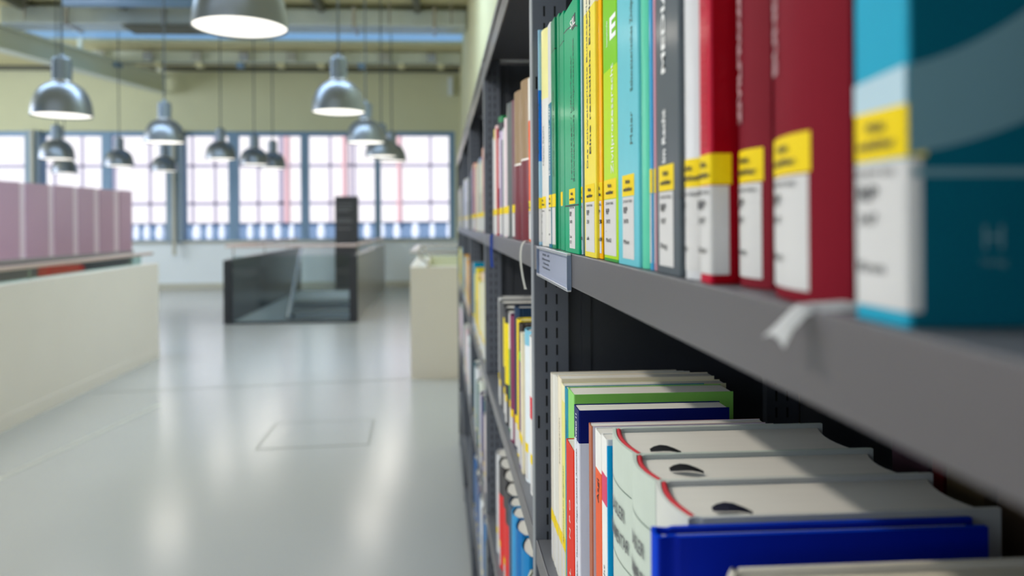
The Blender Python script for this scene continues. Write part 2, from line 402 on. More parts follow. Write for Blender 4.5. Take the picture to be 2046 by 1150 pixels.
# ------------------------------------------------------------------ pendant lamps
def make_pendant(loc, label, cable_top=CEIL, watts=None, spot=.46):
    t = empty('pendant_lamp', loc, label, 'lamp', 'aluminium pendant lamps')
    bm = bmesh.new()
    prof = [(.25, 0), (.249, .03), (.244, .08), (.232, .14), (.208, .20), (.17, .25), (.12, .285), (.075, .30)]
    lathe(bm, prof + [(.07, .296), (.115, .28), (.165, .245), (.203, .195), (.227, .14), (.239, .08), (.245, .03), (.246, 0), (.25, 0)])
    obj('shade', bm, lamp_m, t, True)
    bm = bmesh.new(); lathe(bm, [(0, .292), (.072, .292), (.078, .31), (.078, .50), (.07, .515), (.03, .52), (.018, .55), (0, .55)], 32)
    for k in range(12):
        a = k*math.pi/6; bm2 = (.0785*math.cos(a), .0785*math.sin(a)); box(bm, (bm2[0]-.003, bm2[1]-.003, .32), (bm2[0]+.003, bm2[1]+.003, .49))
    obj('housing', bm, lampneck_m, t)
    bm = bmesh.new(); lathe(bm, [(.0745, .288), (.092, .288), (.095, .30), (.08, .312)], 32); obj('collar', bm, steel_m, t, True)
    bm = bmesh.new(); lathe(bm, [(0, .012), (.243, .012), (.243, .018), (0, .018)]); obj('diffuser', bm, glow_m, t)
    bm = bmesh.new(); tube(bm, [(0, 0, .55), (0, 0, cable_top-loc[2])], .009, 8); obj('cable', bm, cable_m, t)
    l = bpy.data.lights.new('lamp_light', 'AREA'); l.shape = 'DISK'; l.size = spot; l.energy = watts or LAMP_W; l.color = (1, .93, .82)
    lo = bpy.data.objects.new('lamp_light', l); C.objects.link(lo); lo.parent = t; lo.location = (0, 0, -.002)
    return t
LZ = EYE + 1.05
lamps = [(480, 57, 4.09, 'largest and nearest pendant lamp, cut off by the top edge of the picture'),
 (124, 232, 6.9, 'large grey pendant lamp at upper left, second biggest of all'),
 (677, 225, 7.16, 'large grey pendant lamp right of the big top one, in front of the olive wall'),
 (329, 285, 9.84, 'blue-reflecting pendant lamp at the far end of the slanting girder'),
 (731, 285, 9.84, 'blue-reflecting pendant lamp just behind the large grey one'),
 (114, 318, 11.9, 'mid-size pendant lamp below the large lamp at upper left'),
 (441, 318, 12.95, 'mid-size pendant lamp between the two blue-reflecting ones, against the windows'),
 (762, 313, 11.9, 'mid-size pendant lamp overlapping the blue-reflecting one near the bookcase'),
 (238, 332, 13.9, 'small dark pendant lamp against the second window from the left'),
 (508, 329, 13.6, 'small dark pendant lamp, left one of the pair in the middle window'),
 (545, 336, 14.4, 'smallest dark pendant lamp, right one of the pair in the middle window'),
 (328, 342, 15.3, 'small dark pendant lamp in front of the thick left window column'),
 (129, 346, 15.9, 'half-hidden small pendant lamp right above the mauve partition'),
 (783, 322, 13.2, 'small dark pendant lamp hidden behind the mid-size one near the bookcase')]
for px, py, Y, lb in lamps:
    p = onY(px, py, Y); make_pendant((p.x, p.y, min(p.z, LZ+.06)), lb)
for x, y, lb in ((-1.08, .85, 'pendant lamp hanging in the aisle beside the nearest bookcase bay, above the view'),
                 (-3.6, .9, 'pendant lamp over the left parapet, beside the camera'), (-3.6, 4.0, 'pendant lamp over the left parapet, left of the view')):
    make_pendant((x, y, LZ), lb, watts=24 if x > -2 else 14, spot=.13 if x > -2 else .46)

# ------------------------------------------------------------------ left parapet, rail, partition
def parapet(name, quadpts, z1, m, label):
    bm = bmesh.new(); prism(bm, quadpts, 0, z1); o = obj(name, bm, m); return tag(o, label, 'parapet')
pe = onZ(318, 712); PX = pe.x; PYE = pe.y
pt = empty('white_parapet', (PX, PYE, 0), 'long white parapet wall on the left with a glass upstand and handrail', 'parapet')
bm = bmesh.new(); box(bm, (-.18, -8.5, 0), (0, 0, 1.03)); box(bm, (-.18, -8.5, .0), (.006, .0, .10)); obj('wall_body', bm, white_wall, pt)
for k in range(4):
    y1 = -.25-k*1.9; bm = bmesh.new(); box(bm, (-.10, y1-1.87, 1.03), (-.088, y1, 1.12)); obj('glass_panel', bm, rail_glass, pt)
bm = bmesh.new(); box(bm, (-.125, -8.4, 1.12), (-.06, .02, 1.15)); obj('handrail', bm, woodrail_m, pt, bevel=.008)
for y in (-.5, -2.4, -4.3):
    bm = bmesh.new(); tube(bm, [(-.105, y, 1.03), (-.105, y, 1.125)], .008); obj('rail_post', bm, steel_m, pt)
# mauve partition
a, b = onY(258, 382, 13.1), onY(0, 362, 9.94)
dv = (Vector((b.x, b.y, 0))-Vector((a.x, a.y, 0))).normalized(); nn = Vector((dv.y, -dv.x, 0))
PT = a.z
mp = empty('mauve_partition', (a.x, a.y, 0), 'mauve panelled partition on the left behind the white parapet, slits between its panels', 'partition')
edges = [(258, 234), (222, 194), (182, 152), (140, 103), (91, 46), (32, -60), (-75, -250)]
def along(px):
    r = ray(px, 440); A2 = Vector((a.x, a.y)); D2 = Vector((dv.x, dv.y))
    # solve r.xy*k = A + D*s
    det = r.x*(-D2.y) + D2.x*r.y
    k = (A2.x*(-D2.y) + D2.x*A2.y)/det; return ((Vector((r.x*k, r.y*k)) - A2).dot(D2))
for e0, e1 in edges:
    s0, s1 = along(e0), along(e1)
    bm = bmesh.new(); p, q_ = dv*s0, dv*s1; prism(bm, [p, q_, q_-nn*.05, p-nn*.05], 1.02, PT); obj('panel', bm, mauve_m, mp)
for (e0, e1), (f0, f1) in zip(edges, edges[1:]):  # opaque strips; their pale colour stands in for window light through the slits
    s0, s1 = along(e1), along(f0); p, q_ = dv*s0, dv*s1
    bm = bmesh.new(); prism(bm, [p-nn*.01, q_-nn*.01, q_-nn*.03, p-nn*.03], 1.02, PT-.004); obj('slit_light_strip', bm, mauve_l, mp)
L_ = along(-250)
bm = bmesh.new(); prism(bm, [nn*.005, dv*L_+nn*.005, dv*L_+nn*.015, nn*.015], 1.02, PT-.01); obj('tinted_pane', bm, pink_glass, mp)
bm = bmesh.new(); prism(bm, [nn*.03, dv*L_+nn*.03, dv*L_-nn*.07, -nn*.07], .96, 1.02); obj('rail', bm, steel_m, mp)
bm = bmesh.new(); prism(bm, [nn*.0, dv*L_, dv*L_-nn*.05, -nn*.05], 0, .96); obj('plinth', bm, mauve_d, mp)
# red chair just showing over the parapet
rc = empty('red_chair', (-4.85, 9.9, 0), 'red upholstered chair, only its top showing over the left parapet', 'chair')
bm = bmesh.new(); box(bm, (-.28, -.02, .38), (.28, .07, .945)); obj('backrest', bm, red_m, rc, bevel=.03)
bm = bmesh.new(); box(bm, (-.28, -.52, .36), (.28, -.03, .46)); obj('seat', bm, red_m, rc, bevel=.03)
for sx in (-.24, .24):
    for sy in (-.46, .03):
        bm = bmesh.new(); tube(bm, [(sx, sy, 0), (sx, sy, .37)], .013); obj('leg', bm, steel_m, rc)

# ------------------------------------------------------------------ stairwell enclosure
se = empty('stair_enclosure', (-2.2, 13.8, 0), 'dark metal and glass enclosure around the stairwell opening in mid-floor', 'stair railing')
e = se.location
def SL(p): return (p[0]-e.x, p[1]-e.y, p[2])
fl = onZ(459, 643); fr_ = onZ(716, 636)
y0 = SY0 - .04
bm = bmesh.new(); box(bm, SL((SXL, y0, 0)), SL((SXL+.05, 16.9, .93))); obj('left_panel', bm, dark_panel, se)
bm = bmesh.new(); box(bm, SL((SXR-.05, y0, 0)), SL((SXR, 16.7, .98))); obj('right_panel', bm, mat('reflecting_metal_panel', (150, 146, 148), .3, .3, .2), se)  # paler than the left panel: reflected light put into the colour
for x, h in ((SXL, .93), (SXR-.1, .99)):
    bm = bmesh.new(); box(bm, SL((x-.01, y0-.06, 0)), SL((x+.11, y0, h))); obj('end_post', bm, dark_edge, se, bevel=.004)
for x, h in ((SXL-.002, .93), (SXR-.052, .98)):
    bm = bmesh.new(); box(bm, SL((x, y0+.05, h)), SL((x+.054, 16.7, h+.012))); obj('top_cap', bm, steel_m, se)
bm = bmesh.new(); box(bm, SL((SXL+.11, y0-.03, .02)), SL((SXR-.1, y0-.018, .99))); obj('glass_panel', bm, stair_glass, se)
bm = bmesh.new(); box(bm, SL((SXL+.11, y0-.05, 0)), SL((SXR-.1, y0, .03))); obj('glass_channel', bm, dark_edge, se)
bm = bmesh.new(); tube(bm, [SL(p) for p in ((SXL+.03, 16.6, 1.13), (SXL+.03, y0-.02, 1.13), (SXR-.03, y0-.02, 1.13), (SXR-.03, 16.6, 1.13))], .022, 10); obj('handrail', bm, woodrail_m, se)
for x, y in ((SXL+.03, 11.5), (SXL+.03, 13.5), (SXL+.03, 15.5), (SXR-.03, 11.5), (SXR-.03, 13.5), (SXR-.03, 15.5)):
    bm = bmesh.new(); tube(bm, [SL((x, y, .93)), SL((x, y, 1.12))], .009); obj('baluster', bm, steel_m, se)
st = empty('staircase', (-2.2, SY1, 0), 'grey stair flight going down inside the glazed stairwell', 'staircase')
for k in range(9):
    yy = -.03-k*.30
    bm = bmesh.new(); box(bm, (SXL+.06-e.x, yy-.30, -.17*(k+1)-.06), (SXR-.06-e.x, yy, -.17*(k+1)+.0)); obj('step', bm, stair_m, st, bevel=.004)
hb, tb = (onZ(572, 640)), onY(603, 490, 15.9)
bm = bmesh.new(); tube(bm, [(tb.x-e.x, tb.y-SY1, tb.z), (onY(574, 634, 11.9).x-e.x, 11.9-SY1, onY(574, 634, 11.9).z)], .03); obj('handrail', bm, steel_m, st)
bm = bmesh.new()
box(bm, (SXL, SY0, -3.2), (SXL+.02, SY1, -.001)); box(bm, (SXR-.02, SY0, -3.2), (SXR, SY1, -.001)); box(bm, (SXL, SY0, -3.2), (SXR, SY0+.02, -.001)); box(bm, (SXL, SY1-.02, -3.2), (SXR, SY1, -.001)); box(bm, (SXL, SY0, -3.3), (SXR, SY1, -3.2))
struct(obj('wall_stairwell', bm, sill_wall))
# sign column
p = onY(694, 565, 16.95)
sg = empty('sign_column', (p.x, 16.95, 0), 'tall dark grey sign column behind the stairwell, pale lines of print', 'sign')
hh = onY(694, 392, 16.95).z
bm = bmesh.new(); box(bm, (-.255, -.08, 0), (.255, .08, hh)); obj('column_body', bm, sign_m, sg, bevel=.01)
for z, wd in ((hh-.18, .34), (hh-.27, .34), (hh-.32, .26), (hh-.52, .3), (hh-.57, .34), (hh-.72, .3)):
    bm = bmesh.new(); box(bm, (-.2, -.086, z-.014), (-.2+wd, -.0805, z+.014)); obj('print_line', bm, sign_txt, sg)

# ------------------------------------------------------------------ right parapet box
rp0 = onZ(821, 757); RY = rp0.y; RX = rp0.x
rp = empty('parapet_box', (RX, RY, 0), 'white parapet box with metal handrail between the stairwell and the bookcase', 'parapet')
W_ = WX - RX - .002
bm = bmesh.new(); box(bm, (0, 0, 0), (W_, .16, 1.04)); box(bm, (0, .16, 0), (.16, 2.0, 1.04)); obj('wall_body', bm, white_wall, rp)
bm = bmesh.new(); box(bm, (0, 2.0, 0), (W_, 2.14, 1.05)); obj('rear_wall', bm, cream_wall, rp)
bm = bmesh.new(); box(bm, (0, .03, 1.165), (W_, .085, 1.19)); box(bm, (0, .085, 1.165), (.055, 2.02, 1.19)); box(bm, (.055, 1.965, 1.165), (W_, 2.02, 1.19)); obj('handrail', bm, steel_m, rp)
for y in (.055, 1.99):
    bm = bmesh.new(); tube(bm, [(.17, y, 1.04), (.15, y, 1.09), (.10, y, 1.12), (.08, y, 1.167)], .014, 10); obj('bracket', bm, steel_m, rp)

# ------------------------------------------------------------------ bookcase
BX = .113
S0 = EYE - .028                      # top of the eye-level shelf
LEV = [S0, S0-.356, S0-.712, S0-1.068, .08]
PH = EYE + .423
POST = [-.07, .93, 1.93, 2.93, 3.93, 4.93]
bc = empty('metal_bookcase', (BX, 0, 0), 'long anthracite steel bookcase with slotted uprights running along the right wall', 'bookcase')
def BL(p): return (p[0]-BX, p[1], p[2])
for i, yp in enumerate(POST):
    bm = bmesh.new(); box(bm, BL((BX, yp-.027, 0)), BL((BX+.041, yp, PH)))
    nslots = (1 if i in (0,) else 2)
    if 1 <= i <= 3:
        z = .10; k = 0
        while z < PH-.05:
            for xx in (BX+.014, BX+.027):
                box(bm, BL((xx-.0011, yp-.0275, z)), BL((xx+.0011, yp-.026, z+.0125)), 1)
            if k % 10 == 4: box(bm, BL((BX+.003, yp-.0275, z-.006)), BL((BX+.0055, yp-.026, z+.009)), 1)
            z += .0205; k += 1
    box(bm, BL((BX-.0008, yp-.024, 0)), BL((BX+.0004, yp-.001, PH)), 2)
    obj('upright', bm, [post_m, slot_m, edge_m], bc)
    bm = bmesh.new(); box(bm, BL((.40, yp-.027, 0)), BL((.441, yp, PH)))
    if i == 1:
        z = .10
        while z < PH-.05:
            for xx in (.412, .426): box(bm, BL((xx-.0011, yp-.0275, z)), BL((xx+.0011, yp-.026, z+.0125)), 1)
            z += .0205
    obj('upright', bm, [post_m, slot_m], bc)
    bm = bmesh.new(); box(bm, BL((BX+.0412, yp-.016, .04)), BL((.3998, yp-.010, PH-.02))); box(bm, BL((.172, yp-.0195, .04)), BL((.183, yp-.016, PH-.02)))
    obj('side_panel', bm, side_m, bc)
for i in range(5):
    a, b = POST[i]+.0005, POST[i+1]-.0275
    bm = bmesh.new(); box(bm, BL((.442, a, .04)), BL((.446, b, PH-.02))); obj('back_panel', bm, side_m, bc)
    for z in LEV:
        bm = bmesh.new(); box(bm, BL((BX+.0022, a, z-.022)), BL((.398, b, z))); s = obj('shelf', bm, shelf_m, bc)
        bm = bmesh.new(); box(bm, (0, a, z-.0285), (.0018, b, z+.0005)); box(bm, (0.0018, a, z-.0285), (.016, b, z-.0262))
        obj('front_lip', bm, shelf_lip_m, s, bevel=.0008)
    bm = bmesh.new(); box(bm, BL((BX, a, PH-.010)), BL((.441, b, PH-.004))); s = obj('top_cover', bm, shelf_m, bc)
    bm = bmesh.new(); box(bm, (0, a, PH-.061), (.003, b, PH-.022)); box(bm, (-.002, a, PH-.016), (.004, b, PH)); box(bm, (.001, a, PH-.022), (.004, b, PH-.016), 1)
    obj('fascia', bm, [shelf_lip_m, slot_m], s)


# ------------------------------------------------------------------ books
def profile(kind, T, D, bulge=None):
    """outer and inner outline of a cover seen from above: from the fore edge on the near side, round the spine, to the far side"""
    out, inn = [], []
    if kind == 'soft':
        t = min(.0007, T*.2); c = min(.0012, T*.2)
        o = [(D, 0), (.012, 0), (c, 0), (c*.3, c*.3), (0, c), (0, T/2), (0, T-c), (c*.3, T-c*.3), (c, T), (.012, T), (D, T)]
        n = [(D, t), (.012, t), (c+t, t), (t+c*.3, t+c*.3), (t, c+t), (t, T/2), (t, T-c-t), (t+c*.3, T-t-c*.3), (c+t, T-t), (.012, T-t), (D, T-t)]
        return o, n
    t = .0026; b = bulge if bulge is not None else min(.010, T*.16)
    o = [(D, 0), (.016, 0), (.0115, .0001), (.0090, .0016), (.0070, .0014), (b+.0008, .0)]
    n = [(D, t), (.016, t), (.0115, t), (.0095, t+.0012), (.0080, t+.0010), (b+.0024, t-.0008)]
    K = 10
    for k in range(0, K+1):
        u = k/K; x = b*(1-math.sin(math.pi*(.12+.76*u)))/(1-math.sin(math.pi*.12)); x = max(0, x)
        o.append((x, T*u)); n.append((x+.0018, t + (T-2*t)*u))
    o += [(b+.0008, T), (.0070, T-.0014), (.0090, T-.0016), (.0115, T-.0001), (.016, T), (D, T)]
    n += [(b+.0024, T-t+.0008), (.0080, T-t-.0010), (.0095, T-t-.0012), (.0115, T-t), (.016, T-t), (D, T-t)]
    return o, n
def cover_mesh(bm, o, n, zs, mis, side=None):
    """zs: ascending levels, mis: material index per band; side: index for the near and far boards"""
    ro = [[bm.verts.new((p[0], p[1], z)) for p in o] for z in zs]; ri = [[bm.verts.new((p[0], p[1], z)) for p in n] for z in zs]
    N = len(o)
    for b in range(len(zs)-1):
        for k in range(N-1):
            mi = mis[b]
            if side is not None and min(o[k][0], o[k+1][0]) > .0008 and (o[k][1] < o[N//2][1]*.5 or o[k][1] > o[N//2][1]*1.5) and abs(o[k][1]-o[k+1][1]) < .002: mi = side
            bm.faces.new((ro[b][k], ro[b][k+1], ro[b+1][k+1], ro[b+1][k])).material_index = mi
            bm.faces.new((ri[b][k+1], ri[b][k], ri[b+1][k], ri[b+1][k+1])).material_index = mi
    for b, r in ((0, 1), (len(zs)-1, 0)):
        mi = mis[min(b, len(mis)-1)]
        for k in range(N-1): bm.faces.new((ro[b][k], ro[b][k+1], ri[b][k+1], ri[b][k])).material_index = mi
    for b in range(len(zs)-1):
        for k in (0, N-1): bm.faces.new((ro[b][k], ri[b][k], ri[b+1][k], ro[b+1][k])).material_index = mis[b]
def wrap(bm, o, T, s0, s1, z0, z1, off=.00015, mi=0):
    """sheet lying on the cover; s = path length along the outline from the spine's middle, positive towards the near side"""
    mid = len(o)//2
    # near-going and far-going polylines
    pts = [Vector(p) for p in o]
    cum = [0]*len(o)
    # exact middle
    best = min(range(len(o)-1), key=lambda k: abs((o[k][1]+o[k+1][1])/2 - T/2) + (0 if max(o[k][0], o[k+1][0]) < .02 else 9))
    ref = 0
    L = [0]
    for k in range(len(pts)-1): L.append(L[-1] + (pts[k+1]-pts[k]).length)
    # length at y=T/2 on the spine
    for k in range(len(pts)-1):
        if max(o[k][0], o[k+1][0]) < .012 and o[k][1] <= T/2 <= o[k+1][1] and o[k+1][1] > o[k][1]:
            ref = L[k] + (T/2-o[k][1])/(o[k+1][1]-o[k][1])*(L[k+1]-L[k]); break
    a, b = ref - s1, ref - s0
    def at(l):
        for k in range(len(pts)-1):
            if L[k+1] >= l and L[k+1] > L[k]:
                f = (l-L[k])/(L[k+1]-L[k]); return pts[k].lerp(pts[k+1], f), k
        return pts[-1], len(pts)-2
    ls = [a] + [l for l in L if a < l < b] + [b]
    cols = []
    for i, l in enumerate(ls):
        p, k = at(l); p2, _ = at(min(l+.0004, L[-1])); p1, _ = at(max(l-.0004, 0)); t = (p2-p1).normalized()
        nrm = Vector((-t.y, t.x)); 
        if nrm.dot(Vector((-1, 0))) < -.3: nrm = -nrm
        # outward: away from the book's inside point
        if nrm.dot(Vector((.02, T/2)) - p) > 0: nrm = -nrm
        q = p + nrm*off; cols.append((bm.verts.new((q.x, q.y, z0)), bm.verts.new((q.x, q.y, z1))))
    for u, v in zip(cols, cols[1:]): bm.faces.new((u[0], v[0], v[1], u[1])).material_index = mi
    return cols
def make_book(X, Y, Z, T, H, D=.155, kind='soft', bands=None, side=None, label='book', group='books', stick=1, sw=None, soff=0.0,
              pages=None, band_rough=.3, coat=.6, title=None, rot=0, near_wrap=0.0, head=None, sticker_text=False, call=('RP', '347', '-', 'Abc'), name='book', bulge=None, lab_z=(.004, .043)):
    """X = spine plane, Y = near face, bands = [(top_fraction_or_abs z, rgb)] from the bottom up"""
    t = empty(name, (X, Y, Z), label, 'book', group)
    if rot: t.rotation_euler = (rot, 0, 0)
    bands = bands or [(H, (120, 120, 120))]
    zs = [0] + [b[0] for b in bands]; zs[-1] = H
    mats_ = [cmat(b[1], band_rough, coat) for b in bands]; si = None
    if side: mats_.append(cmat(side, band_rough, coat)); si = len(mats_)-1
    o, n = profile(kind, T, D, bulge); PROF[t.name] = o
    bm = bmesh.new(); cover_mesh(bm, o, n, zs, list(range(len(bands))), si)
    ob = obj('cover', bm, mats_, t, smooth=False)
    pm = pages or page_m
    bm = bmesh.new()
    if kind == 'soft':
        tt = min(.0007, T*.2)+.0001; box(bm, (tt+.0006, tt, .0006), (D-.0008, T-tt, H-.0008))
    else:
        tt = .0028; q = []
        bb = bulge if bulge is not None else min(.010, T*.16)
        K = 8
        for k in range(K+1): u = k/K; q.append((bb*.9*(1-math.sin(math.pi*(.12+.76*u)))/(.64)+.0045, tt+(T-2*tt)*u))
        for k in range(K+1): u = 1-k/K; q.append((D-.004 - min(.006, T*.12)*math.sin(math.pi*u), tt+(T-2*tt)*u))
        prism(bm, q, .003, H-.003)
    obj('page_block', bm, pm, t)
    if head:
        bm = bmesh.new()
        if kind != 'soft':
            pts = [(bb*.9*(1-math.sin(math.pi*(.12+.76*k/8)))/.64+.0042, .0032+(T-.0064)*k/8, H-.0012) for k in range(9)]; tube(bm, pts, .0016, 8)
        obj('headband', bm, head, t)
    if stick:
        wd = sw if sw else min(T*.96, .028)
        s0, s1 = soff-wd/2, soff+wd/2
        if near_wrap: s1 = T/2+near_wrap
        bm = bmesh.new(); wrap(bm, o, T, s0, s1, .0435, .057); ys = obj('yellow_sticker', bm, sticker_y, t, True)
        bm = bmesh.new(); wrap(bm, o, T, s0+.0005, s1-.0012, lab_z[0], lab_z[1]); ws = obj('white_label', bm, sticker_w, t, True)
        if sticker_text:
            xx = -.0006 if kind == 'soft' else -.0007
            yc = T/2 - (s0+s1)/2
            if near_wrap: yc = T/2 - soff + .001
            tw = min(wd*.8, .025)
            textmesh('lettering', 'Nicht', .0036, ink, ys, (xx, yc, .0525), *SP_UP, fit=tw*.45, bold=.00008)
            textmesh('lettering', 'entleihbar', .0034, ink, ys, (xx, yc, .0478), *SP_UP, fit=tw*.9, bold=.00008)
            al = yc + tw*.45
            textmesh('lettering', 'ZHAW Bibl.', .0026, ink_grey, ws, (xx, yc, .0402), *SP_UP, fit=tw*.95)
            for q_, (s, z, sz) in enumerate(zip(call, (.0345, .0275, .021, .0145, .0095), (.0058, .0042, .004, .0042, .004))):
                if s: textmesh('lettering', s, sz, ink, ws, (xx, al, z), *SP_UP, align='LEFT', stretchx=1.5, bold=.00006 if q_ == 0 else 0)
    return t

SHELF = {0: 'eye-level', 1: 'second', 2: 'third', 3: 'fourth'}
G0 = 'books on the eye-level shelf of the nearest bay'
G1 = 'books on the second shelf of the nearest bay'
LAST = {}
def near_book(px0, px1, X=.118, yt=None, H=.245, bands=None, gap=.0004, py=430, lev=0, **kw):
    """px0 far edge, px1 near edge of the spine; bands given by photo rows from the top down: [(row where it ends, rgb), ..., (None, rgb)]"""
    Z = LEV[lev]+.0005
    be = 0 if kw.get('kind', 'soft') == 'soft' else (kw.get('bulge') or .0018)
    yf = min(onX(px0, py, X+be).y - gap, LAST.get(lev, .9022)); yn = onX(px1, py, X+be).y + gap
    LAST[lev] = yn - gap
    T = yf - yn; mid = (px0+px1)/2
    if yt is not None: H = onX(mid, yt, X).z - Z
    bs = []
    if bands:
        for r, c in reversed(bands):
            bs.append([None, c, r])
        prev = bs
        # convert: bands listed top-down with their lower row
        lv = [b[0] for b in bands]
        asc = list(reversed(bands)); res = []
        for k in range(len(asc)):
            top = H if k == len(asc)-1 else onX(mid, asc[k+1][0], X).z - Z
            res.append((top, asc[k][1]))
        bs = res
    return make_book(X, yn, Z, T, H, bands=bs or None, **kw), T, H
lit = dict(group=G0, sticker_text=True)

b, T, H = near_book(1067, 1078, .119, 65, bands=[(185, (150, 195, 225)), (325, (0, 108, 205)), (None, (165, 205, 230))], D=.16,
  label='thin pale blue book with a strong blue band, beside the slotted post', group=G0, sw=.02)
textmesh('title', 'Zivilprozessordnung', .006, ink_green, b, (-.0003, T/2, .14), *SP_V, fit=.06)
b, T, H = near_book(1078.5, 1096, .1185, 53, kind='hard', bands=[(195, (226, 220, 150)), (None, (214, 212, 208))], D=.16,
  label='pale yellow over light grey hardcover with a rounded top, on the eye-level shelf', call=('RP', '347', '-', 'Uni'), **lit)
textmesh('title', 'Ludwig Martin Verfahren', .007, ink_grey, b, (-.0004, T*.62, .19), *SP_V, fit=.10)
textmesh('title', 'Martin Recht', .007, ink_grey, b, (-.0004, T*.4, .115), *SP_V, fit=.045)
b, T, H = near_book(1096.5, 1102, .1185, 43, bands=[(205, (208, 208, 208)), (None, (0, 108, 140))], D=.16,
  label='slim book, light grey above and petrol blue below, left of the green row', call=('', '', '', 'um'), **lit)
textmesh('title', 'Kommentar zur', .0085, ink_white, b, (-.0003, T/2, .115), *SP_V, fit=.075, bold=.0001)
b, T, H = near_book(1102.5, 1110.5, .119, 36, kind='soft', bands=[(98, (0, 118, 78)), (100, (20, 30, 28)), (None, (0, 128, 84))], D=.165, band_rough=.2, coat=.5,
  label='dark green glossy foil-wrapped book, leftmost of the four green ones', group=G0)
textmesh('title', 'Zivilprozessrecht', .008, ink_green, b, (-.0003, T/2, .12), *SP_V, fit=.09)
b, T, H = near_book(1111, 1119.5, .121, 28, kind='soft', bands=[(None, (0, 132, 90))], D=.165, stick=0, band_rough=.2, coat=.5,
  label='second green glossy book from the left, without any sticker on its spine', group=G0)
b, T, H = near_book(1120, 1128.5, .119, 23, kind='soft', bands=[(83, (0, 145, 100)), (85, (20, 30, 28)), (None, (0, 150, 104))], D=.165, band_rough=.25, coat=.5,
  label='third green glossy book, narrow, with a black line near its top', group=G0, sw=.012, soff=-.004, lab_z=(.043, .0434))
b, T, H = near_book(1129, 1156.5, .117, 2, kind='soft', bands=[(None, (0, 158, 110))], D=.17, band_rough=.25, coat=.5, sw=.030, soff=.004, lab_z=(.004, .041),
  label='tallest and widest green book with a SIL mark and the sharp RP label', call=('RP', '3470', '-', 'Leu', 'E12'), **lit)
zl = onX(1149, 40, .117).z - S0; z1_ = onX(1130, 65, .117).z - S0; z2_ = onX(1156, 51, .117).z - S0
bm = bmesh.new(); box(bm, (-.0003, T*.14, zl-.0058), (0, T*.36, zl+.0058)); obj('logo_block', bm, ink, b)
textmesh('logo', 'SIL', .0105, ink_white, b, (-.0005, T*.31, zl), *SP_UP, fit=T*.36, bold=.0001)
bm = bmesh.new()
for k in range(12):
    u0, u1 = k/12, (k+1)/12; f = lambda u: z1_ + (z2_-z1_)*u*u
    y_0, y_1 = T*(1-u0), T*(1-u1)
    v = [bm.verts.new((-.0002, y_0, f(u0))), bm.verts.new((-.0002, y_1, f(u1))), bm.verts.new((-.0002, y_1, f(u1)+.0012)), bm.verts.new((-.0002, y_0, f(u0)+.0012))]; bm.faces.new(v)
obj('curved_line', bm, ink, b)
bm = bmesh.new(); box(bm, (-.0002, .0005, .0415), (0, T-.0005, .0428)); obj('black_line', bm, ink, b)
textmesh('title', 'Schweizerisches Zivilprozessrecht', .0095, ink_green, b, (-.0003, T*.30, .125), *SP_V, fit=.125)
textmesh('author', 'Leuenberger / Uffer-Tobler', .008, ink_green, b, (-.0003, T*.47, .12), *SP_V, fit=.11)
b, T, H = near_book(1157, 1167.5, .119, None, .255, kind='hard', bands=[(None, (150, 182, 198))], D=.17, band_rough=.15, coat=.6,
  label='narrow silvery blue book in shiny foil between the green and the yellow books', call=('', '', '', 'ig'), **lit)
b, T, H = near_book(1168, 1191, .117, None, .25, bands=[(14, (225, 220, 190)), (None, (234, 214, 62))], D=.17, near_wrap=0,
  label='yellow book with black spine title on the eye-level shelf', call=('RP', '350', '', 'adb'), sw=.036, **lit)
textmesh('title', 'Eine rechtliche Entwicklung', .0075, ink, b, (-.0003, T*.42, .155), *SP_V, fit=.15, bold=.0001)
textmesh('title', 'Das schweizerische Bundesgericht und', .0062, ink_grey, b, (-.0003, T*.68, .15), *SP_V, fit=.16)
b, T, H = near_book(1191.5, 1206, .119, None, .25, kind='hard', bands=[(None, (250, 176, 0))], D=.17, band_rough=.15, coat=.6,
  label='orange-yellow glossy book between the yellow and the lime green one', call=('P', '350', '', 'adb'), **lit)
b, T, H = near_book(1206.5, 1234.5, .118, None, .25, bands=[(135, (122, 196, 0)), (516, (178, 214, 0)), (None, (60, 150, 62))], D=.17,
  label='lime green two-tone book with a white E on its spine', call=('RP', '3470', '-', 'Mark2'), sw=.038, soff=-.001, **lit)
ze = onX(1226, 55, .118).z - S0
textmesh('logo', 'E', .021, ink_white, b, (-.0003, T*.26, ze), *SP_UP, bold=.0007, fit=T*.42)
textmesh('title', 'Internationales', .006, ink_white, b, (-.0003, T*.66, ze), *SP_V, fit=.018)
textmesh('title', 'Zivilprozessrecht', .011, ink_white, b, (-.0003, T*.32, .098), *SP_V, fit=.075)
b, T, H = near_book(1235, 1277, .118, None, .25, bands=[(None, (104, 190, 204))], D=.17, sw=.030, soff=.001,
  label='wide light turquoise book beside the lime green one', call=('RP', '3470', '', 'Meier'), **lit)
textmesh('title', 'Schweizerisches Zivilprozessrecht', .0085, ink_green, b, (-.0003, T*.28, .15), *SP_V, fit=.085)
textmesh('author', 'Meier', .008, ink_green, b, (-.0003, T*.3, .085), *SP_V, fit=.02)
b, T, H = near_book(1277.5, 1297.5, .1185, None, .25, kind='hard', bands=[(None, (96, 200, 168))], D=.17, stick=0, band_rough=.15, coat=.6,
  label='mint green shiny book without sticker, right of the light turquoise one', group=G0)
b, T, H = near_book(1298, 1303.5, .119, None, .25, bands=[(None, (62, 158, 206))], D=.165, stick=1, label='very thin sky blue book right of the mint green one', group=G0)
b, T, H = near_book(1304, 1311, .120, None, .245, bands=[(None, (206, 150, 164))], D=.165, stick=1, label='very thin pale pink book left of the dark grey one', group=G0)
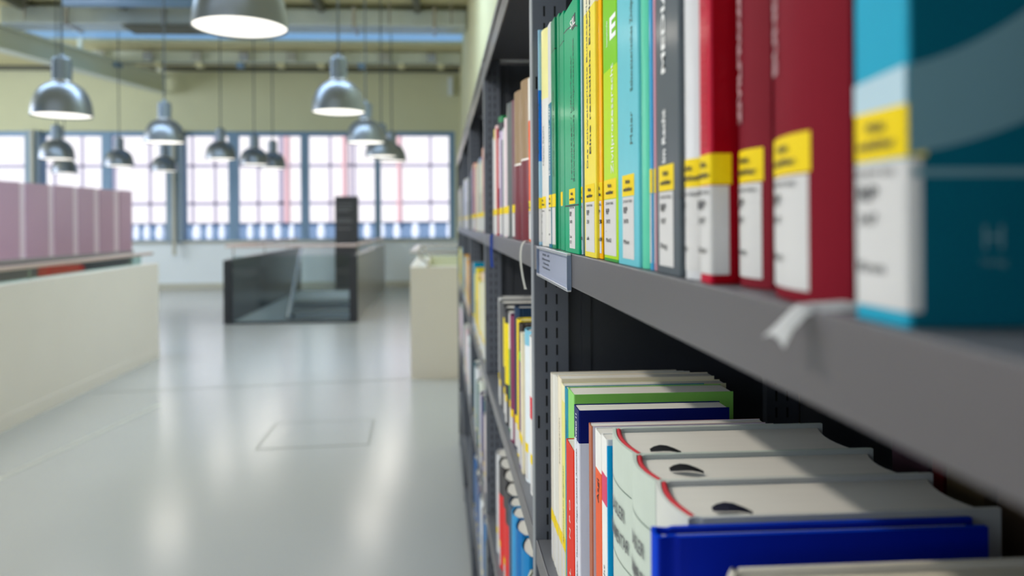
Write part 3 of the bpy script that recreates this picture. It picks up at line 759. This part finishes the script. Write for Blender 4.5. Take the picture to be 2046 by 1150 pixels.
b, T, H = near_book(1311.5, 1359, .118, None, .25, bands=[(None, (84, 91, 97))], D=.17, sw=.026, soff=-.002,
  label='wide dark grey book with blurred white spine lettering', call=('RP', '347', '', 'Brag'), **lit)
textmesh('title', 'MEDIATION', .009, ink_white, b, (-.0003, T*.62, .148), *SP_V, fit=.085, bold=.0002)
textmesh('title', 'im Recht', .008, ink_white, b, (-.0003, T*.62, .072), *SP_V, fit=.028, bold=.0002)
b, T, H = near_book(1359.5, 1397, .118, None, .25, kind='hard', bands=[(None, (212, 212, 216))], D=.17, band_rough=.15, coat=.6,
  label='light grey foil-wrapped book between the dark grey and the bright red one', call=('RP', '347', '', 'Bern'), sw=.030, **lit)
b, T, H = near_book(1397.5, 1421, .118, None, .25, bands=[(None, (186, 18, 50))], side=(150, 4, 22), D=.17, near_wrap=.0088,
  label='bright red book whose stickers wrap round onto its dark red side', call=('RP', '347', '', 'Stae'), sw=.02, **lit)
textmesh('title', 'Schweizerische Zivilprozessordnung', .006, ink_red, b, (-.0003, T*.5, .13), *SP_V, fit=.14)
b, T, H = near_book(1469, 1543, .1268, None, .25, kind='hard', bands=[(None, (120, 30, 42))], D=.165, bulge=.004, band_rough=.5, coat=0, sw=.027, soff=-.001,
  label='first maroon hardcover with embossed pale letters, next to the bright red book', call=('RP', '347', '', 'Brun'), **lit)
textmesh('title', 'ZIVILPROZESSRECHT', .010, mat('pale_embossing', (205, 160, 165), .4), b, (-.0006, T*.70, .118), *SP_V, fit=.10, bold=.0004)
b, T, H = near_book(1547, 1703, .1200, None, .25, kind='hard', bands=[(None, (122, 20, 36))], D=.17, bulge=.006, band_rough=.5, coat=0, sw=.038, soff=-.008,
  label='thickest maroon hardcover with embossed pale letters, left of the big teal book', call=('RP', '347', '', 'Bern'), **lit)
textmesh('title', 'BUNDESGERICHT', .010, MATS['pale_embossing'], b, (-.0006, T*.82, .125), *SP_V, fit=.09, bold=.0004)
bm = bmesh.new()     # frayed white ribbon sticking out under the maroon book, over the shelf lip
rib = [Vector((.004, T*.02, .0022)), Vector((-.008, .004, .0012)), Vector((-.0135, .003, .0008)), Vector((-.0185, .002, -.0035)), Vector((-.0225, .002, -.0085))]
wid = [.004, .0045, .005, .005, .0075]; cols = []
for p, w_ in zip(rib, wid):
    cols.append([bm.verts.new(p+Vector((-.0002, w_, -.001))), bm.verts.new(p+Vector((0, w_*.3, .0006))), bm.verts.new(p+Vector((0, -w_*.4, .0003))), bm.verts.new(p+Vector((-.0002, -w_, -.002)))])
for u, v in zip(cols, cols[1:]):
    for k in range(3): bm.faces.new((u[k], u[k+1], v[k+1], v[k]))
bmesh.ops.solidify(bm, geom=bm.faces[:], thickness=.0005)
tag(obj('bookmark_ribbon', bm, mat('white_ribbon', (225, 225, 225), .7, var=.15, scale=900), loc=(.1245, b.location.y, b.location.z)), 'frayed white ribbon end poking out over the lip under the thickest maroon book', 'ribbon')
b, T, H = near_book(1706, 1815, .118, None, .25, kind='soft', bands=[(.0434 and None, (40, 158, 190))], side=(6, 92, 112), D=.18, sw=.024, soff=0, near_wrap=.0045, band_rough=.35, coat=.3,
  label='big teal book at the right edge, pale blue curved band on spine and side', call=('RP', '347', '', 'Kren'), **lit)
pale = mat('pale_blue_band', (172, 200, 214), .35, 0, .3); paled = mat('dusty_blue_band', (110, 148, 160), .35, 0, .3)
def ribbon2d(name, f0, f1, xs, m, plane):
    bm = bmesh.new(); cc = []
    for x in xs:
        if plane == 'side': cc.append((bm.verts.new((x, -.0002, f0(x))), bm.verts.new((x, -.0002, f1(x)))))
        else: cc.append((bm.verts.new((-.0001, x, f0(x))), bm.verts.new((-.0001, x, f1(x)))))
    for u, v in zip(cc, cc[1:]): bm.faces.new((u[0], v[0], v[1], u[1]))
    return obj(name, bm, m, b)
ribbon2d('curved_band', lambda x: .057, lambda y: .0655+(T-y)*.06 if True else 0, [0.0003, T*.5, T-.0003], pale, 'spine')
ribbon2d('curved_band', lambda x: .0440 + 4.2*x*x+.14*x, lambda x: .0665+ 7.5*x*x+.22*x, [k*.004+.0002 for k in range(20)], paled, 'side')
bm = bmesh.new(); box(bm, (.001, -.0002, .0385), (.17, 0, .0405)); obj('thin_line', bm, paled, b)
textmesh('logo', 'H', .009, paled, b, (.0225, -.0003, .0225), *FR)
textmesh('logo', 'Verlag', .0028, paled, b, (.0225, -.0003, .0165), *FR)

# ---- second shelf of the nearest bay (tops seen from above)
def low_book(px0, px1, X, yt, py=None, **kw):
    kw.setdefault('group', G1)
    return near_book(px0, px1, X, yt=yt, py=py or yt+60, lev=1, **kw)
lk = dict(D=.147)
low_book(1100, 1104, .125, 746, bands=[(None, (214, 208, 196))], label='cream paperback against the slotted post, first on the second shelf', pages=page_cream, **lk)
low_book(1104.5, 1108, .125, 748, bands=[(None, (230, 228, 220))], label='off-white thin paperback, second from the slotted post on the second shelf', D=.15)
low_book(1108.5, 1114, .125, 750, bands=[(None, (220, 217, 208))], label='light grey-white paperback with black spine title, third from the post on the second shelf', D=.152)[0]
b, T, H = low_book(1114.5, 1121, .1255, 753, bands=[(None, (238, 226, 200))], label='beige paperback on the second shelf, left of the pale yellow one', D=.165)
textmesh('title', 'Schiedsgericht', .006, ink, b, (-.0003, T/2, .15), *SP_V, fit=.05)
b, T, H = low_book(1121.5, 1128, .126, 768, bands=[(800, (238, 232, 190)), (None, (232, 226, 130))], label='pale yellow paperback on the second shelf with a yellow foot', D=.17)
textmesh('title', 'Rechtsmittel im Zivilprozess', .006, ink_grey, b, (-.0003, T/2, .09), *SP_V, fit=.08)
b, T, H = low_book(1128.5, 1134.5, .1255, 775, bands=[(None, (0, 138, 170))], label='narrow teal book wedged between the pale yellow and the light green one', D=.145, stick=0)
textmesh('title', 'VISPLAY', .006, ink_green, b, (-.0003, T/2, .17), *SP_V, fit=.03)
low_book(1135, 1147, .1255, 781, bands=[(None, (142, 212, 112))], label='light green paperback standing taller than its neighbours, its side seen', D=.155, stick=0, side=(138, 206, 96))
b, T, H = low_book(1131, 1146, .1165, 888, bands=[(None, (222, 42, 12))], label='short orange-red book with white spaced letters NPO', D=.13, stick=0, py=900)
textmesh('title', 'ORELL', .0085, ink_white, b, (-.0003, T/2, .045), *SP_V, fit=.045)
textmesh('title', 'NPO', .0085, ink_white, b, (-.0003, T/2, .112), *SP_V, fit=.035, spacing=1.6)
b, T, H = low_book(1147, 1157, .1165, 814, bands=[(878, (8, 22, 100)), (None, (222, 222, 232))], label='navy over white paperback titled CIVPRO with a line of capitals on its side', D=.131, stick=0)
textmesh('series', 'CIVPRO 11', .0065, ink_white, b, (-.0003, T/2, H-.018), *SP_V, fit=.026, bold=.0002)
textmesh('title', 'Fragen im Zivilverfahren: Theoretische Fragen, praktische Antworten', .0058, ink, b, (-.0003, T/2, .112), *SP_V, fit=.15)
textmesh('side_title', 'INSTITUT FÜR INTERNATIONALES PRIVATRECHT UND VERFAHRENSRECHT', .0036, ink_white, b, (.068, -.0003, H-.0125), *FR, fit=.093)
low_book(1176, 1182, .1195, 848, bands=[(None, (176, 104, 78))], side=(222, 216, 230), label='thin book with a brown spine and lavender side', D=.143, stick=0)
b, T, H = low_book(1189, 1201, .1195, 862, bands=[(938, (236, 234, 230)), (None, (232, 96, 52))], label='paperback white above and orange below, handwritten-style mark on its spine', D=.143, stick=0)
textmesh('title', 'Asgi', .009, ink, b, (-.0003, T/2, H-.045), *SP_V, fit=.018)
b, T, H = low_book(1201.5, 1212, .1195, 872, bands=[(945, (238, 236, 233)), (1004, (216, 70, 108)), (None, (238, 236, 233))], label='white paperback with one magenta band on its spine', D=.148, stick=0)
textmesh('title', 'Verwaltungsgericht', .006, ink_grey, b, (-.0003, T/2, .09), *SP_V, fit=.08)
low_book(1212.3, 1214.5, .1190, 892, bands=[(None, (0, 150, 210))], label='very thin cyan booklet in front of the pale grey-green commentaries', D=.14, stick=0)
def slab(y_far, y_near, X, Ht, D, label, rgb, side, **kw):
    return make_book(X, y_near, LEV[1]+.0005, y_far-y_near, Ht, D=D, kind='hard', bands=[(Ht, rgb)], side=side, label=label, group=G1, stick=0, **kw), y_far-y_near
yk = onX(1214.5, 925, .119).y - .0006
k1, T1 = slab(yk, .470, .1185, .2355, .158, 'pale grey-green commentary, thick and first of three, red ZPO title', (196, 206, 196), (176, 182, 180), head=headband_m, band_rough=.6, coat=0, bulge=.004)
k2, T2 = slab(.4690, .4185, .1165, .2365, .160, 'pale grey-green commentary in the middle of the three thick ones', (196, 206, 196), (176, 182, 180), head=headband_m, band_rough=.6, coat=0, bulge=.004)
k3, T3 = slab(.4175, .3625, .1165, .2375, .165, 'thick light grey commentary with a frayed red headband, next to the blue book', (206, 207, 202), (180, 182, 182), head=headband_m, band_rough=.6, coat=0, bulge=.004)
for kk, TT, Hh in ((k1, T1, .2355), (k2, T2, .2365)):
    for z in (Hh-.030, Hh-.080):
        bm = bmesh.new(); o_, n_ = profile('hard', TT, .16, .004); wrap(bm, o_, TT, -TT*.42, TT*.42, z, z+.0006, .0003); obj('rule_line', bm, ink_green, kk)
    textmesh('title', 'BASLER', .0125, ink_grey, kk, (-.0010, TT*.5, Hh-.046), *SP_UP, fit=TT*.5, bold=.0001)
    textmesh('title', 'KOMMENTAR', .0125, ink_grey, kk, (-.0010, TT*.5, Hh-.064), *SP_UP, fit=TT*.72, bold=.0001)
    textmesh('authors', 'Spühler · Tenchio', .0085, ink_grey, kk, (-.0010, TT*.5, Hh-.108), *SP_UP, fit=TT*.72)
    textmesh('authors', 'Infanger', .0085, ink_grey, kk, (-.0010, TT*.5, Hh-.121), *SP_UP, fit=TT*.4)
textmesh('title', 'ZPO', .034, ink_red, k1, (-.0010, T1*.5, .088), *SP_UP, fit=T1*.72)
textmesh('title', 'BGG', .034, ink_red, k2, (-.0010, T2*.5, .088), *SP_UP, fit=T2*.72)
def page_marker(parent, x, y, z, m):
    bm = bmesh.new(); K = [(0, .0012), (.003, .0034), (.007, .0046), (.011, .0040), (.015, .0022), (.0185, .0003)]
    cols = []
    for u, hw in K:
        yy = y - u*.35; zz = z + .0012 + .0022*math.sin(u/.0185*math.pi)
        cols.append([bm.verts.new((x+u, yy+hw, zz+.001)), bm.verts.new((x+u, yy, zz)), bm.verts.new((x+u, yy-hw, zz-.0004))])
    for u, v in zip(cols, cols[1:]):
        for k in (0, 1): bm.faces.new((u[k], u[k+1], v[k+1], v[k]))
    bmesh.ops.solidify(bm, geom=bm.faces[:], thickness=.0005); tag(obj('ribbon', bm, m, parent), 'dark ribbon tail lying on the page tops')
page_marker(k1, .017, .012, .2330, head_dark); page_marker(k2, .019, .022, .2340, head_dark); page_marker(k3, .021, .013, .2350, mat('navy_ribbon', (28, 30, 56), .7))
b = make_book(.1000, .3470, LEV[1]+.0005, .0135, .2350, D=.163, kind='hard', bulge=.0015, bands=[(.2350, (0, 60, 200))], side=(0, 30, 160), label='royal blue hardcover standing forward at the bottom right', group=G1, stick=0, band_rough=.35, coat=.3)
b = make_book(.1170, .2800, LEV[1]+.0005, .0390, .2330, D=.19, kind='hard', bulge=.008, bands=[(.2330, (214, 208, 196))], label='pale book nearest to the camera, only its top edge in view', group=G1, stick=0, band_rough=.6, coat=0, pages=page_cream)
# dark books on the rear half of the same shelf
GB = 'books at the back of the second shelf, nearest bay'
for (y_, T_, H_, c_, lb) in ((.470, .040, .285, (70, 50, 62), 'dark purple book at the back of the second shelf, leftmost of the back ones'), (.455, .012, .26, (90, 20, 26), 'thin dark red book at the back of the second shelf'),
        (.420, .033, .28, (86, 74, 56), 'brown book at the back of the second shelf beside the dark red one'), (.375, .035, .27, (80, 66, 54), 'brown book at the back of the second shelf, second of three brown ones'), (.330, .035, .265, (60, 48, 40), 'darkest brown book at the back of the second shelf, nearest of the back ones')):
    make_book(.315, y_, LEV[1]+.0005, T_-.001, H_, D=.078, bands=[(H_, c_)], label=lb, group=GB, stick=0, pages=page_cream)

# ---- second bay
G20, G21, G22 = 'books on the eye-level shelf of the second bay', 'books on the second shelf of the second bay', 'books on the third shelf of the second bay'
CN = {(1): ''}
ORD = ['first', 'second', 'third', 'fourth', 'fifth', 'sixth', 'seventh', 'eighth', 'ninth', 'tenth', 'eleventh', 'twelfth', 'thirteenth', 'fourteenth', 'fifteenth', 'sixteenth', 'seventeenth', 'eighteenth', 'nineteenth', 'twentieth',
       'twenty-first', 'twenty-second', 'twenty-third', 'twenty-fourth', 'twenty-fifth', 'twenty-sixth']
BAYN = ['nearest', 'second', 'third', 'fourth', 'farthest']
def row(bay, lev, Y, specs, X=.120, group=None, tfac=1):
    """specs near to far: (thickness, height, colour name, bands from the bottom up [(fraction, rgb)], options)"""
    g = group or 'books on the %s shelf of the %s bay' % (SHELF[lev], BAYN[bay])
    for i, s in enumerate(specs):
        T_, H_, nm, bd = s[:4]; op = dict(s[4]) if len(s) > 4 else {}
        rec = op.pop('rec', rnd.uniform(-.001, .003)); gap = op.pop('gap', 0)
        Y += gap
        lb = '%s, %s from near post, %s shelf, %s bay' % (nm.replace(', the nearest of two','').replace(', the farther of two','').replace(', the nearest of three','').replace(', the middle of three','').replace(', the farthest of three',''), ORD[i], SHELF[lev], BAYN[bay])
        kind = op.pop('kind', 'soft' if T_ < .03 else 'hard')
        make_book(X+rec, Y, LEV[lev]+.0005, T_-.0008, H_, bands=[(f*H_, c) for f, c in bd], kind=kind, label=lb, group=g, D=op.pop('D', rnd.uniform(.145, .17)), **op)
        Y += T_
    return Y
TAN, MAR = (146, 120, 88), (108, 34, 44)
row(1, 0, .945, [
 (.050, .215, 'pale grey book', [(1, (190, 188, 184))]),
 (.075, .226, 'orange binder with white top', [(.74, (236, 92, 30)), (1, (228, 226, 222))], dict(sticker_text=True, call=('RP', '34', '', 'Stu'))),
 (.085, .236, 'thick brown and maroon volume, the nearest of two', [(.50, MAR), (.512, (235, 230, 225)), (1, TAN)], dict(sw=.026, soff=-.02)),
 (.085, .234, 'thick brown and maroon volume, the farther of two', [(.50, MAR), (.512, (235, 230, 225)), (1, TAN)], dict(sw=.026, soff=-.02)),
 (.045, .232, 'mauve-brown hardcover', [(1, (112, 70, 80))]),
 (.090, .237, 'wide slate grey volume', [(1, (92, 98, 98))]),
 (.030, .22, 'pale pink paperback', [(1, (220, 200, 205))]),
 (.034, .205, 'dark teal book', [(1, (36, 84, 88))]),
 (.028, .21, 'white book', [(1, (225, 225, 225))]),
 (.022, .19, 'navy book', [(1, (40, 44, 76))]),
 (.034, .21, 'lilac book', [(1, (190, 170, 200))]),
 (.050, .245, 'black book with white middle and green top', [(.40, (60, 44, 50)), (.82, (220, 220, 220)), (.95, (40, 40, 44)), (1, (0, 120, 60))]),
 (.024, .225, 'red book', [(1, (190, 40, 50))]),
 (.030, .235, 'pink paperback', [(1, (230, 190, 190))]),
 (.036, .23, 'cream book', [(1, (230, 224, 205))]),
 (.030, .235, 'yellow-topped white book', [(.9, (228, 226, 218)), (1, (236, 210, 60))]),
 (.040, .22, 'light grey book', [(1, (198, 198, 204))]),
], group=G20)
row(1, 1, .945, [
 (.080, .246, 'navy hardcover with a white line', [(.60, (22, 48, 120)), (.606, (220, 220, 230)), (.72, (24, 50, 124)), (.725, (220, 220, 230)), (1, (26, 54, 130))]),
 (.065, .222, 'white book with a red band', [(.48, (232, 230, 228)), (.62, (222, 42, 52)), (1, (232, 230, 228))]),
 (.048, .224, 'light blue book', [(.9, (225, 232, 238)), (1, (130, 190, 215))]),
 (.022, .214, 'cream paperback', [(1, (232, 220, 190))]),
 (.024, .18, 'purple booklet with a green top', [(.93, (96, 50, 120)), (1, (110, 190, 60))]),
 (.030, .222, 'dark grey book', [(1, (70, 62, 60))]),
 (.040, .224, 'yellow hardcover', [(1, (240, 210, 40))], dict(side=(240, 214, 50))),
 (.045, .240, 'tall navy volume', [(1, (36, 56, 84))], dict(D=.17)),
 (.034, .22, 'mauve book', [(1, (132, 60, 92))]),
 (.034, .218, 'lilac-grey book', [(1, (150, 120, 150))]),
 (.034, .215, 'green book', [(.7, (70, 160, 100)), (1, (210, 210, 210))]),
 (.060, .214, 'charcoal book with a yellow panel', [(.36, (60, 60, 64)), (.9, (238, 214, 30)), (1, (60, 60, 64))]),
 (.070, .216, 'charcoal book with a high yellow panel', [(.45, (62, 62, 66)), (.9, (238, 214, 30)), (1, (62, 62, 66))]),
 (.075, .218, 'grey book', [(1, (92, 92, 96))]),
 (.060, .22, 'light grey book', [(1, (190, 190, 190))]),
], group=G21, X=.122)
row(1, 2, .955, [
 (.055, .215, 'light grey hardcover', [(1, (215, 215, 218))]),
 (.050, .205, 'royal blue hardcover with a pale top', [(.86, (20, 70, 205)), (1, (225, 225, 230))]),
 (.070, .215, 'pale cream hardcover', [(1, (226, 226, 206))]),
 (.080, .232, 'sky blue hardcover', [(1, (26, 126, 190))]),
 (.075, .232, 'mid blue hardcover', [(1, (20, 110, 180))]),
 (.060, .230, 'light blue hardcover', [(1, (60, 150, 205))]),
 (.060, .226, 'slate blue hardcover', [(1, (74, 90, 110))]),
 (.085, .224, 'red hardcover with dark grey top, the nearest of three', [(.72, (222, 46, 44)), (1, (72, 70, 72))]),
 (.085, .222, 'red hardcover with dark grey top, the middle of three', [(.72, (222, 46, 44)), (1, (72, 70, 72))]),
 (.085, .22, 'red hardcover with dark grey top, the farthest of three', [(.72, (222, 46, 44)), (1, (72, 70, 72))]),
 (.060, .22, 'pale grey hardcover', [(1, (205, 205, 208))]),
], group=G22, X=.122)
# ---- third to farthest bays: thinner in the picture, their own colours
PALS = {(2, 0): [('cream book', (226, 214, 180)), ('dark red book', (150, 26, 36)), ('pink book', (222, 150, 140)), ('rose book', (226, 170, 165)), ('pale green book', (200, 220, 190)), ('yellow-topped pale book', (225, 225, 200)), ('blue-grey book', (120, 124, 170)), ('white book', (226, 226, 226))],
 (2, 1): [('teal book', (0, 150, 185)), ('teal book', (10, 140, 175)), ('yellow book', (240, 214, 60)), ('white book', (228, 226, 218)), ('cream book', (230, 215, 180)), ('light yellow book', (236, 224, 130))],
 (2, 2): [('light blue book', (160, 200, 220)), ('white book', (228, 228, 226)), ('dark teal book', (30, 80, 90)), ('violet book', (90, 70, 120)), ('white book', (220, 220, 222))],
 (2, 3): [('white book', (225, 225, 225)), ('grey book', (120, 120, 126)), ('blue book', (60, 110, 170))],
 (3, 0): [('lilac book', (190, 180, 220)), ('white book', (226, 226, 228)), ('light blue book', (170, 190, 225)), ('grey-green book', (140, 146, 130))],
 (3, 1): [('beige book', (222, 198, 160)), ('light blue book', (150, 196, 220)), ('orange book', (230, 160, 70)), ('white book', (225, 225, 220))],
 (3, 2): [('pale pink book', (226, 190, 196)), ('white book', (225, 225, 225)), ('light blue book', (165, 200, 222))],
 (4, 0): [('grey book', (140, 142, 132)), ('cream book', (216, 208, 180)), ('lilac book', (190, 180, 205))],
 (4, 1): [('light blue book', (140, 196, 222)), ('white book', (225, 225, 225)), ('yellow book', (236, 210, 70))],
 (4, 2): [('white book with red top', (225, 225, 225)), ('pale pink book', (226, 180, 190))]}
for (bay, lev), pal in PALS.items():
    n = {2: 17, 3: 12, 4: 10}[bay]
    if lev >= 2: n = 10
    specs = []
    W = .93/n
    for i in range(n):
        nm, c = pal[i % len(pal)] if i < len(pal) else rnd.choice(pal)
        c = tuple(max(0, min(255, int(v + rnd.uniform(-10, 10)))) for v in c)
        specs.append((W*rnd.uniform(.9, 1.02), rnd.uniform(.20, .24), nm, [(1, c)] if rnd.random() < .6 else [(.55, tuple(int(v*.9) for v in c)), (1, c)]))
    row(bay, lev, POST[bay]+.012, specs, X=.117)
# ribbons hanging from books of the second bay
def hang_ribbon(pts, hw, m, label):
    bm = bmesh.new(); cols = []
    P = [Vector(p) for p in pts]; Q = []
    for k in range(len(P)-1):
        p0, p1, p2, p3 = P[max(k-1, 0)], P[k], P[k+1], P[min(k+2, len(P)-1)]
        for j in range(5):
            t = j/5; Q.append(.5*((2*p1) + (p2-p0)*t + (2*p0-5*p1+4*p2-p3)*t*t + (3*p1-p0-3*p2+p3)*t**3))
    Q.append(P[-1])
    for k, q_ in enumerate(Q):
        w_ = hw*(1.5 if k == len(Q)-1 else 1); cols.append((bm.verts.new(q_+Vector((-w_*.8, w_*.6, 0))), bm.verts.new(q_+Vector((w_*.8, -w_*.6, 0)))))
    for a_, b_ in zip(cols, cols[1:]): bm.faces.new((a_[0], a_[1], b_[1], b_[0]))
    bmesh.ops.solidify(bm, geom=bm.faces[:], thickness=.0004)
    return tag(obj('bookmark_ribbon', bm, m), label, 'ribbon')
zr = LEV[0]
hang_ribbon([(.119, .99, zr+.0012), (.112, .985, zr+.004), (.1055, .975, zr-.003), (.1035, .97, zr-.020), (.1055, .965, zr-.042), (.1085, .96, zr-.058)], .0016, mat('grey_ribbon', (215, 215, 210), .6), 'thin whitish bookmark ribbon curling down over the lip beside the slotted post')
hang_ribbon([(.118, 1.62, zr+.0012), (.1105, 1.62, zr+.001), (.1095, 1.62, zr-.02), (.109, 1.615, zr-.045), (.1105, 1.61, zr-.068)], .0036, mat('blue_ribbon', (20, 70, 170), .6), 'blue bookmark ribbon hanging over the lip of the second bay')

# label holder clipped on the lip
ya, yb = onX(1135, 545, BX-.003).y, onX(1074, 530, BX-.003).y
lh = empty('label_holder', (BX, (ya+yb)/2, LEV[0]-.031), 'clear plastic label holder with a paper strip clipped to the shelf lip by the post', 'label holder')
hl = (yb-ya)/2
bm = bmesh.new(); box(bm, (-.0012, -hl, .000), (-.0003, hl, .031)); obj('paper_strip', bm, mat('grey_label_paper', (226, 226, 230), .5), lh)
bm = bmesh.new(); box(bm, (-.0035, -hl-.0004, .000), (-.0030, hl+.0004, .031)); obj('clear_front', bm, plastic_clear, lh)
bm = bmesh.new()
for z in (-.0015, .0290): box(bm, (-.0042, -hl-.0006, z), (-.0002, hl+.0006, z+.0030))
obj('rim', bm, mat('clear_rim', (205, 208, 218), .12, .2, 1), lh, bevel=.0006)
for y in (-hl-.0008, hl-.0008):
    bm = bmesh.new(); box(bm, (-.0040, y, 0), (-.0002, y+.0016, .030)); obj('end_cap', bm, mat('clear_end', (120, 135, 160), .15, .1, 1), lh)
for k, (z, wd) in enumerate(((.0235, .05), (.019, .06), (.0145, .045), (.010, .055))):
    textmesh('print', ['RP 3470 - 3477', 'Zivilprozessrecht', 'Schweiz', 'Verfahren'][k], .0036, ink_grey, lh, (-.0014, hl*.45, z), *SP_UP, fit=wd)
